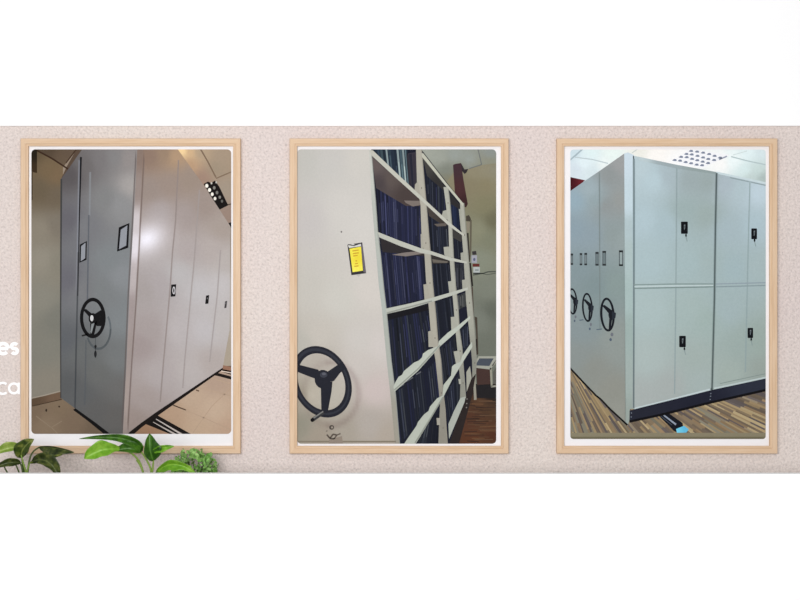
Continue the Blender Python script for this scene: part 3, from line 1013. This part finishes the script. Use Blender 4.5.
cab.add([(633, 155.8), (640, 157.4), (676, 164.8), (716.4, 172.2), (767, 183), (767, 379), (712, 391), (634, 410)], f_front)
cab.add([(633, 155.6), (640, 157), (676, 164.6), (716.4, 172), (716.4, 174.4), (676, 168.4), (640, 160.6)], idw([(640, 158, (190, 206, 210)), (665, 164, (160, 174, 178)), (700, 171, (150, 164, 164))]), 1)
cab.line([(716.4, 172.6), (735, 176.6), (767, 183.4)], 1.0, (206, 222, 226), 1)
cab.line([(730, 177.6), (767, 185.6)], 0.6, (150, 166, 170), 1)
cab.line([(569, 367), (583, 382), (596, 395.6), (600.5, 399), (610, 409), (627.4, 425)], 0.9, (24, 22, 22), 1)
o4 = cab.done('pale green steel mobile cabinets')
p = S.piece('printed_plinth', o4, 6)
p.add([(629.6, 410.6), (640, 407.8), (711, 390.2), (767, 378.2), (767, 389.4), (711, 402), (640, 419.6), (629.4, 421.4)], idw([(640, 412, (38, 40, 52)), (700, 400, (34, 36, 50)), (755, 386, (44, 48, 62))]))
p.line([(629.4, 421.6), (660, 415), (711, 402.4), (767, 389.8)], 1.2, (16, 15, 18), 1)
for q in ((710.8, 393.6), (710.6, 396.2), (710.2, 399.4), (631.4, 413), (631.2, 417)):
    p.add(ell(q[0], q[1], 0.7, 0.6, n=6), (120, 128, 140), 2)
p.done('dark navy plinth')
p = S.piece('printed_sill', o4, 6)
p.line([(634.4, 408.6), (660, 402.4), (711.4, 389)], 0.9, (196, 210, 212))
p.line([(714, 388.4), (740, 383), (767, 377.2)], 0.8, (190, 204, 204))
p.line([(720, 383.6), (767, 373.4)], 0.4, (136, 150, 146))
p.done()
for pts, h, c in (([(633.9, 158.6), (634, 200), (633.9, 300), (633.6, 408)], 1.4, (84, 100, 104)), ([(716.6, 173), (715.4, 230), (714.4, 300), (713.2, 345), (712, 390)], 1.6, (52, 66, 66)),
                  ([(599.4, 172.6), (599.6, 230), (599.8, 300), (600, 330)], 1.0, (120, 132, 132)), ([(676.8, 168), (676.4, 225), (675.8, 300), (674.6, 394)], 1.0, (144, 160, 162)),
                  ([(750, 181), (748.6, 230), (747, 300), (745.4, 372)], 1.0, (146, 164, 166))):
    p = S.piece('printed_seam', o4, 6)
    p.soft(pts, h, c, f_side if pts[0][0] < 610 else f_front)
    p.done()
p = S.piece('printed_divider', o4, 7)
p.line([(634, 284.8), (675, 284), (713.6, 284)], 0.6, (136, 154, 152))
p.line([(634.4, 286.6), (675, 285.8), (713.2, 285.4)], 0.7, (192, 208, 208))
p.line([(634, 288.4), (675, 287.6), (713.6, 286.8)], 0.6, (128, 146, 144))
p.line([(716, 284), (767, 282.6)], 0.6, (150, 164, 172))
p.line([(716, 286.8), (767, 285.4)], 0.6, (142, 158, 162))
p.done()
for x0, y0, x1, y1, key in ((681, 221.6, 687.8, 233.8, (686, 235.4)), (751.3, 228.4, 757, 239.2, (754.6, 240.4)), (679.2, 335.8, 685.8, 347.2, (684.4, 348.8)), (747.6, 327.9, 753.1, 338, (751.2, 339.4))):
    p = S.piece('printed_door_handle', o4, 8)
    p.add(rrect(x0, y0, x1, y1, 0.8), (15, 17, 22))
    cx, cy = (x0 + x1) / 2, (y0 + y1) / 2
    p.add([(cx - 0.5, cy - 3.0), (cx + 1.0, cy - 3.2), (cx + 0.5, cy + 1.2), (cx - 0.3, cy + 2.4)], (112, 122, 126), 1)
    p.add([(cx - 0.1, cy - 1.6), (cx + 0.5, cy - 1.8), (cx + 0.2, cy + 0.6)], (34, 38, 42), 2)
    p.add(ell(key[0], key[1], 0.9, 1.6, n=8), (30, 34, 38))
    p.line([(key[0], key[1] + 1), (key[0] + 1.2, key[1] + 6)], 0.4, (140, 156, 156))
    p.done('black door handle with lock')
for x0, x1, y0, y1, c in ((619, 623, 250.4, 266, 62), (602.4, 606, 251, 265.6, 88), (595.4, 598.6, 252, 265.6, 90), (584.4, 587, 253, 265.2, 100), (579.8, 582.2, 253.2, 265.2, 104), (570.6, 573, 253.6, 264.8, 96)):
    p = S.piece('printed_label_holder', o4, 8)
    p.rect(x0, y0, x1, y1, (c + 22, c + 36, c + 38) if c > 80 else (150, 164, 164))
    p.outline([(x0, y0), (x1, y0), (x1, y1), (x0, y1)], 0.7, (c, c + 8, c + 12), 1)
    p.rect(x0, y0, x1, y0 + 1.9, (c * 0.72, c * 0.76, c * 0.78), 1)
    p.rect(x0, y1 - 1.7, x1, y1, (c * 0.72, c * 0.76, c * 0.78), 1)
    p.done('small dark label holder')
for cx, cy, rx, ry in ((607.4, 314.6, 7.3, 17.0), (587.4, 307.4, 5.4, 14.6), (572.4, 301.4, 5.0, 13.2)):
    sx, sy = rx / 7.3, ry / 17.0

    def T(x, y):
        return (cx + (x - 607.4) * sx, cy + (y - 314.6) * sy)

    def exw(p):
        p.add([T(612, 311), T(616, 313), T(615.4, 318), T(612, 320)], (40, 45, 54), 4)
        p.line([T(596.5, 329.6), T(602, 329)], 0.5, (90, 104, 116))
        p.add(ell(*T(612, 334.5), 1.5 * sx, 2.0 * sy, n=8), (112, 116, 124))
        p.add(ell(*T(610.6, 339.6), 1.3 * sx, 1.6 * sy, n=8), (84, 96, 112))
    wheel(S, o4, 8, cx, cy, rx, ry, (0.68, 0.865), (24, 27, 34), skew=0.9 * sx,
          spokes=([T(602, 305.5), T(604.6, 305), T(613, 311), T(611, 316)], [T(609.4, 317), T(612.4, 317), T(610.4, 330), T(608.6, 330)], [T(610, 313), T(613.6, 308), T(614.6, 314), T(612, 318)]),
          hub=(*T(611, 314.6), 2.6 * sx, 4.4 * sy), extra=exw, label='black handwheel')


# ================================================================== white caption overlay at the left edge, added as raised letters on the wall
def arc(cx, cy, rx, ry, a0, a1, n=22):
    return [(cx + rx * math.cos(math.radians(a0 + (a1 - a0) * i / n)), cy - ry * math.sin(math.radians(a0 + (a1 - a0) * i / n))) for i in range(n + 1)]


def letter(root, strokes, half, depth):
    """strokes = centre lines in photo pixels, built as one solid glyph"""
    for k, pts in enumerate(strokes):
        bd = band(pts, half)
        m = len(pts)
        A, B = bd[:m], bd[m:][::-1]
        if k == 0:
            vs, fs = [], []
        for i in range(m - 1):
            q = [A[i], A[i + 1], B[i + 1], B[i]]
            i0 = len(vs)
            dd = depth + 0.00012 * k
            vs += [W(x, y, dd) for x, y in q]
            vs += [Vector((v.x, -0.0003, v.z)) for v in vs[i0:i0 + 4]]
            fs += [(i0, i0 + 1, i0 + 2, i0 + 3), (i0, i0 + 4, i0 + 5, i0 + 1), (i0 + 2, i0 + 6, i0 + 7, i0 + 3)]
            if i == 0:
                fs.append((i0, i0 + 3, i0 + 7, i0 + 4))
            if i == m - 2:
                fs.append((i0 + 1, i0 + 5, i0 + 6, i0 + 2))
    bm = bmesh.new()
    tmp = bpy.data.meshes.new('glyph')
    tmp.from_pydata([tuple(v) for v in vs], [], fs)
    bm.from_mesh(tmp)
    bmesh.ops.remove_doubles(bm, verts=bm.verts, dist=1e-5)
    bmesh.ops.recalc_face_normals(bm, faces=bm.faces)
    vs = [v.co.copy() for v in bm.verts]
    fs = [tuple(v.index for v in f.verts) for f in bm.faces]
    bm.free()
    bpy.data.meshes.remove(tmp)
    return build('letter', vs, fs, m_letter, root)


def glyph_e(cx, cy, r):
    return [arc(cx, cy, r, r, 0, 318), [(cx - r, cy), (cx + r * 1.0, cy)]]


def glyph_c(cx, cy, r):
    return [arc(cx, cy, r, r, 48, 312)]


def glyph_s(cx, cy, w, h):
    top = arc(cx, cy - h / 2, w, h / 2, 30, 270, 14)
    low = arc(cx, cy + h / 2, w, h / 2, 90, -150, 14)
    return [top + low[1:]]


def glyph_a(cx, cy, r):
    return [arc(cx, cy, r, r, 0, 360), [(cx + r, cy - r - 0.9), (cx + r, cy + r + 0.9)]]


root = empty('caption_lettering', W(3, 356, 0), 'bold white caption letters es added on the stucco left of the cabinet photo', 'lettering', 'caption letters added on the stucco wall')
letter(root, glyph_e(3.1, 348.6, 5.1), 1.8, 0.002)
letter(root, glyph_s(14.5, 348.6, 3.0, 4.9), 1.75, 0.002)
root = empty('caption_lettering', W(3, 396, 0), 'thin white caption letters ca added on the stucco, below the bold ones', 'lettering', 'caption letters added on the stucco wall')
letter(root, glyph_c(2.8, 388.4, 5.5), 1.2, 0.002)
letter(root, glyph_a(13.9, 388.4, 4.9), 1.2, 0.002)


# ================================================================== plants behind the low wall
def leafmat(name, dark, mid, light, patch_scale, lo=0.42, hi=0.6, rough=0.4):
    m, n, l, b = mat(name, rough=rough, spec=0.35)
    v = coords(n, l)
    t = noise(n, l, patch_scale, 4, 0.6, v)
    r = ramp(n, [(lo - 0.12, alb(dark)), (lo + 0.04, alb(mid)), (hi + 0.08, alb(light))])
    l.new(t.outputs['Fac'], r.inputs['Fac'])
    uv = n.new('ShaderNodeUVMap')
    uv.uv_map = 'leaf'
    sp = n.new('ShaderNodeSeparateXYZ')
    l.new(uv.outputs['UV'], sp.inputs['Vector'])
    r2 = ramp(n, [(0.0, (1, 1, 1)), (0.05, (0.75, 0.75, 0.75)), (0.10, (0, 0, 0))])
    l.new(sp.outputs['X'], r2.inputs['Fac'])
    mx = n.new('ShaderNodeMix')
    mx.data_type = 'RGBA'
    l.new(r2.outputs['Color'], mx.inputs['Factor'])
    l.new(r.outputs['Color'], mx.inputs['A'])
    mx.inputs['B'].default_value = (*alb(tuple(min(255, c * 0.5 + d * 0.5 + 12) for c, d in zip(mid, light))), 1)
    l.new(mx.outputs['Result'], b.inputs['Base Color'])
    wv = n.new('ShaderNodeTexWave')
    wv.inputs['Scale'].default_value = 26
    wv.inputs['Distortion'].default_value = 2
    l.new(v, wv.inputs['Vector'])
    k = n.new('ShaderNodeBump')
    k.inputs['Strength'].default_value = 0.25
    k.inputs['Distance'].default_value = 0.002
    l.new(wv.outputs['Fac'], k.inputs['Height'])
    l.new(k.outputs['Normal'], b.inputs['Normal'])
    b.inputs['Subsurface Weight'].default_value = 0.0
    return m


m_leaf_v = leafmat('leaf_variegated', (34, 50, 14), (66, 84, 26), (142, 146, 70), 60, 0.44, 0.62)
m_leaf_y = leafmat('leaf_variegated_young', (96, 122, 40), (130, 156, 62), (170, 184, 100), 50)
m_leaf_k = leafmat('leaf_variegated_old', (30, 40, 13), (54, 66, 24), (110, 116, 58), 60, 0.46, 0.64)
m_leaf_b = leafmat('leaf_bright', (84, 138, 26), (110, 162, 38), (146, 190, 66), 45)
m_leaf_d = leafmat('leaf_mid', (30, 66, 12), (50, 92, 20), (88, 136, 40), 45)
m_leaf_h = leafmat('leaf_herb', (70, 120, 44), (116, 168, 76), (172, 212, 130), 60)
m_stem, _, _, _ = mat('stem_green', alb((124, 150, 62)), 0.5, 0.3)
m_stem_d, _, _, _ = mat('stem_dark', alb((70, 86, 36)), 0.5, 0.3)
m_pot, n_, l_, b_ = mat('pot_clay', alb((198, 190, 182)), 0.6, 0.2)
m_soil, n_, l_, b_ = mat('soil', alb((62, 48, 38)), 0.95, 0.1)


def bez(a, b, c, t):
    return tuple((1 - t) ** 2 * p + 2 * t * (1 - t) * q + t * t * r for p, q, r in zip(a, b, c))


def sgn0(v):
    return 0.0 if v > 0 else 1.7


def leaf(parent, base, ctrl, tip, wl, wr, d0, d1, fold, material, shape='heart', belly=0.0, name='leaf', wave=0.0, peak=0.8, ripple=0.05):
    """base/ctrl/tip in photo pixels (midrib), wl/wr half widths in pixels, d0..d1 distance in front of wall"""
    nt, ns = 14, 4
    vs, fs, uv = [], [], []
    for i in range(nt + 1):
        t = i / nt
        x, y = bez(base, ctrl, tip, t)
        x2, y2 = bez(base, ctrl, tip, min(1, t + 0.02))
        x1, y1 = bez(base, ctrl, tip, max(0, t - 0.02))
        dx, dy = x2 - x1, y2 - y1
        L = math.hypot(dx, dy) or 1
        nx, ny = -dy / L, dx / L
        if shape == 'heart':
            wd = (math.sin(math.pi * min(1, (t * 0.93 + 0.07)) ** 0.62)) ** 0.8 * (1 - 0.12 * t)
        else:
            wd = math.sin(math.pi * min(1, t * 0.99 + 0.005) ** peak) ** 0.8
        wd = max(0.015, wd)
        for j in range(-ns, ns + 1):
            s = j / ns
            hw = wr if s > 0 else wl
            hw = hw * wd * abs(s) * (1 + ripple * math.sin(t * 15 + sgn0(s)))
            back = -0.16 * hw * (1 - t) ** 4 * (1 if shape == 'heart' else 0) * 3
            sg = 1 if s > 0 else -1
            px = x + nx * hw * sg + dx / L * back
            py = y + ny * hw * sg + dy / L * back
            d = d0 + (d1 - d0) * t + belly * math.sin(math.pi * t) + fold * (abs(s) ** 1.3) * wd + wave * math.sin(t * 17 + j) * abs(s)
            vs.append(W(px, py, d))
            uv.append((abs(s), t))
    m = 2 * ns + 1
    for i in range(nt):
        for j in range(2 * ns):
            a = i * m + j
            fs.append((a, a + 1, a + m + 1, a + m))
    o = build(name, vs, fs, material, parent, True)
    ul = o.data.uv_layers.new(name='leaf')
    for lp in o.data.loops:
        ul.data[lp.index].uv = uv[lp.vertex_index]
    md = o.modifiers.new('thickness', 'SOLIDIFY')
    md.thickness = 0.0006
    return o


def stem(parent, pts, r0, r1, material, name='stem'):
    """pts = (px, py, d) polyline, smooth tube"""
    P = [W(*q) for q in pts]
    sm = []
    for i in range(len(P) - 1):
        p0, p1, p2, p3 = P[max(0, i - 1)], P[i], P[i + 1], P[min(len(P) - 1, i + 2)]
        for k in range(5):
            t = k / 5
            sm.append(0.5 * ((2 * p1) + (p2 - p0) * t + (2 * p0 - 5 * p1 + 4 * p2 - p3) * t * t + (3 * p1 - p0 - 3 * p2 + p3) * t ** 3))
    sm.append(P[-1])
    n = 8
    vs, fs = [], []
    for i, c in enumerate(sm):
        tg = (sm[min(len(sm) - 1, i + 1)] - sm[max(0, i - 1)]).normalized()
        u = tg.cross(Vector((0, 1, 0.01))).normalized()
        v = tg.cross(u).normalized()
        r = r0 + (r1 - r0) * i / (len(sm) - 1)
        for k in range(n):
            a = 2 * math.pi * k / n
            vs.append(c + u * math.cos(a) * r + v * math.sin(a) * r)
    for i in range(len(sm) - 1):
        for k in range(n):
            fs.append((i * n + k, i * n + (k + 1) % n, (i + 1) * n + (k + 1) % n, (i + 1) * n + k))
    fs += [tuple(range(n)), tuple(range(len(vs) - n, len(vs)))[::-1]]
    return build(name, vs, fs, material, parent, True)


POT_D = 0.135


def pot(px, label, rad=0.058, dep=0.135):
    s = (D - dep) / D * PX
    x = (px - 400) * s
    root = empty('potted_plant', (x, -dep, z_ledge + 0.0003), label, 'plant', 'leafy plants behind the low white wall')
    h = 0.10
    prof = [(0.0, 0.0), (rad * 0.72, 0.0), (rad * 0.95, h * 0.86), (rad * 1.06, h * 0.86), (rad * 1.06, h), (rad * 0.93, h), (rad * 0.9, h * 0.8), (0.0, h * 0.8)]
    n = 28
    vs, fs = [], []
    c = Vector((x, -dep, z_ledge + 0.0003))
    for r, z in prof:
        for k in range(n):
            a = 2 * math.pi * k / n
            vs.append(c + Vector((math.cos(a) * max(r, 0.0005), math.sin(a) * max(r, 0.0005), z)))
    for i in range(len(prof) - 1):
        for k in range(n):
            fs.append((i * n + k, i * n + (k + 1) % n, (i + 1) * n + (k + 1) % n, (i + 1) * n + k))
    build('pot', vs, fs, m_pot, root)
    vs = [c + Vector((0, 0, h * 0.88))]
    for k in range(n):
        a = 2 * math.pi * k / n
        vs.append(c + Vector((math.cos(a) * rad * 0.9, math.sin(a) * rad * 0.9, h * 0.83)))
    build('soil', vs, [(0, 1 + k, 1 + (k + 1) % n) for k in range(n)], m_soil, root)
    return root


def zpx(z, d):
    return 300 + (ZC - z) / ((D - d) / D * PX)


ysoil = zpx(z_ledge + 0.085, POT_D)
# variegated plant at the far left
pA = pot(24, 'plant with dark green yellow-speckled leaves at the lower left corner')
leaf(pA, (22, 458), (19, 449), (33.8, 439.2), 9.0, 5.5, 0.130, 0.150, 0.010, m_leaf_v, 'lance', 0.004)
leaf(pA, (20, 448), (8, 446), (-7, 455), 3.0, 6.5, 0.132, 0.150, 0.008, m_leaf_y, 'lance', 0.004)
leaf(pA, (38.5, 447), (54, 446.5), (74, 452.2), 1.2, 7.0, 0.120, 0.155, 0.010, m_leaf_k, 'lance', 0.006)
leaf(pA, (29, 463), (44, 456), (63, 454.6), 2.0, 3.8, 0.135, 0.165, -0.006, m_leaf_v, 'lance', 0.004)
leaf(pA, (32, 461), (52, 455), (59, 479), 8.6, 5.0, 0.140, 0.170, 0.012, m_leaf_k, 'lance', 0.006)
leaf(pA, (21, 463), (10, 460), (-6, 468), 3.6, 4.2, 0.140, 0.160, 0.008, m_leaf_k, 'lance', 0.004)
for pts, mt in (([(22, 457, 0.130), (22.4, 464, 0.132), (24, 474, 0.134), (24, ysoil, POT_D)], m_stem_d),
                ([(19.5, 448.5, 0.132), (23, 462, 0.136), (26, 474, 0.137), (25, ysoil, POT_D)], m_stem),
                ([(39, 447.4, 0.120), (33, 452, 0.124), (29, 462, 0.13), (26, ysoil, POT_D)], m_stem_d),
                ([(30, 462.5, 0.136), (28, 468, 0.136), (26, 478, 0.136), (25, ysoil, POT_D)], m_stem),
                ([(20, 463, 0.140), (22, 468, 0.14), (23, 476, 0.138), (23, ysoil, POT_D)], m_stem_d),
                ([(3, 463, 0.150), (7, 472, 0.148), (16, 482, 0.142), (22, ysoil, POT_D)], m_stem_d),
                ([(14, 461, 0.146), (18.5, 471, 0.142), (22, 482, 0.138), (23, ysoil, POT_D)], m_stem_d)):
    stem(pA, pts, 0.0016, 0.0024, mt)
# bright heart-leaved plant in the middle
YB = zpx(z_ledge + 0.085, 0.172)
pB = pot(140, 'plant with large bright green heart-shaped leaves in front of the left frame', 0.052, 0.172)
leaf(pB, (123, 450.5), (104, 445), (84.5, 458.8), 6.4, 9.5, 0.175, 0.205, 0.012, m_leaf_b, 'lance', 0.008, wave=0.0014, peak=1.35, ripple=0.10)
leaf(pB, (141.5, 451.5), (134, 432), (79.5, 438.8), 4.8, 4.6, 0.165, 0.195, 0.010, m_leaf_d, 'lance', 0.008, peak=0.5)
leaf(pB, (141, 452.5), (131, 446), (115, 451), 3.4, 8.0, 0.168, 0.180, 0.010, m_leaf_d, 'lance', 0.004)
leaf(pB, (153.5, 461), (148, 450), (149.6, 433.6), 6.0, 11.5, 0.165, 0.175, 0.014, m_leaf_d, 'lance', 0.006, peak=0.72)
leaf(pB, (152, 452), (160, 447), (174, 446.2), 2.6, 4.2, 0.172, 0.190, 0.006, m_leaf_b, 'lance', 0.004)
leaf(pB, (156, 473), (172, 455), (197, 474), 4.0, 6.2, 0.180, 0.205, 0.010, m_leaf_b, 'lance', 0.010, wave=0.0012, ripple=0.14)
for pts in ([(136.5, 460, 0.17), (140.5, 466, 0.172), (143.5, 474, 0.172), (145, YB, 0.172)],
            [(141, 451.5, 0.165), (146, 459, 0.168), (151, 471, 0.17), (149, YB, 0.172)],
            [(121.5, 450.8, 0.175), (131, 453, 0.174), (141, 465, 0.172), (146, YB, 0.172)],
            [(153.5, 460.5, 0.165), (153, 466, 0.168), (152, 474, 0.17), (150, YB, 0.172)],
            [(157, 472.4, 0.18), (154, 478, 0.177), (149, YB, 0.172)]):
    stem(pB, pts, 0.0018, 0.0026, m_stem)
# small-leaved herb at the right
YC = zpx(z_ledge + 0.085, 0.07)
pC = pot(205, 'bushy herb with many tiny green leaves below the left frame', 0.045, 0.07)
rh = random.Random(21)
vs, fs, uv = [], [], []
heads = []
for k in range(400):
    a = rh.uniform(0, 2 * math.pi)
    ph = math.acos(rh.uniform(-0.35, 1))
    rr_ = rh.uniform(0.62, 1.0)
    hx = math.cos(a) * math.sin(ph) * 25.0 * rr_
    hy = -math.cos(ph) * 22.5 * rr_ * (1.0 if hx < 4 else 0.97)
    hd = 0.066 + math.sin(a) * math.sin(ph) * 0.048 * rr_
    c = W(194.5 + hx, 470.5 + hy + 2.2 * math.sin(hx * 0.7), hd)
    heads.append(c)
    n1 = Vector((rh.uniform(-1, 1), rh.uniform(-1.4, 0.2), rh.uniform(-0.4, 1.2))).normalized()
    u = n1.cross(Vector((rh.uniform(-1, 1), rh.uniform(-1, 1), rh.uniform(-1, 1)))).normalized()
    v = n1.cross(u)
    s = rh.uniform(0.0026, 0.0050)
    i0 = len(vs)
    vs.append(c - n1 * s * 0.25)
    for q in range(7):
        t = 2 * math.pi * q / 7
        vs.append(c + u * math.cos(t) * s * 1.25 + v * math.sin(t) * s * 0.85)
    for q in range(7):
        fs.append((i0, i0 + 1 + q, i0 + 1 + (q + 1) % 7))
o = build('foliage', vs, fs, m_leaf_h, pC, True)
o['kind'] = 'stuff'
ul = o.data.uv_layers.new(name='leaf')
for lp in o.data.loops:
    ul.data[lp.index].uv = (0.5, 0.5)
for (tx, ty, td) in ((176, 456, 0.125), (184, 452, 0.12), (191, 452, 0.13), (199, 452, 0.14), (207, 455, 0.12), (213, 459, 0.13), (203, 462, 0.15), (188, 461, 0.15), (179, 466, 0.12), (215, 466, 0.125)):
    stem(pC, [(tx, ty, td - 0.06), ((tx + 195) / 2 + 1, (ty + 484) / 2, 0.07), (195.5 + (tx - 195) * 0.12, YC, 0.07)], 0.0008, 0.0014, m_stem_d)
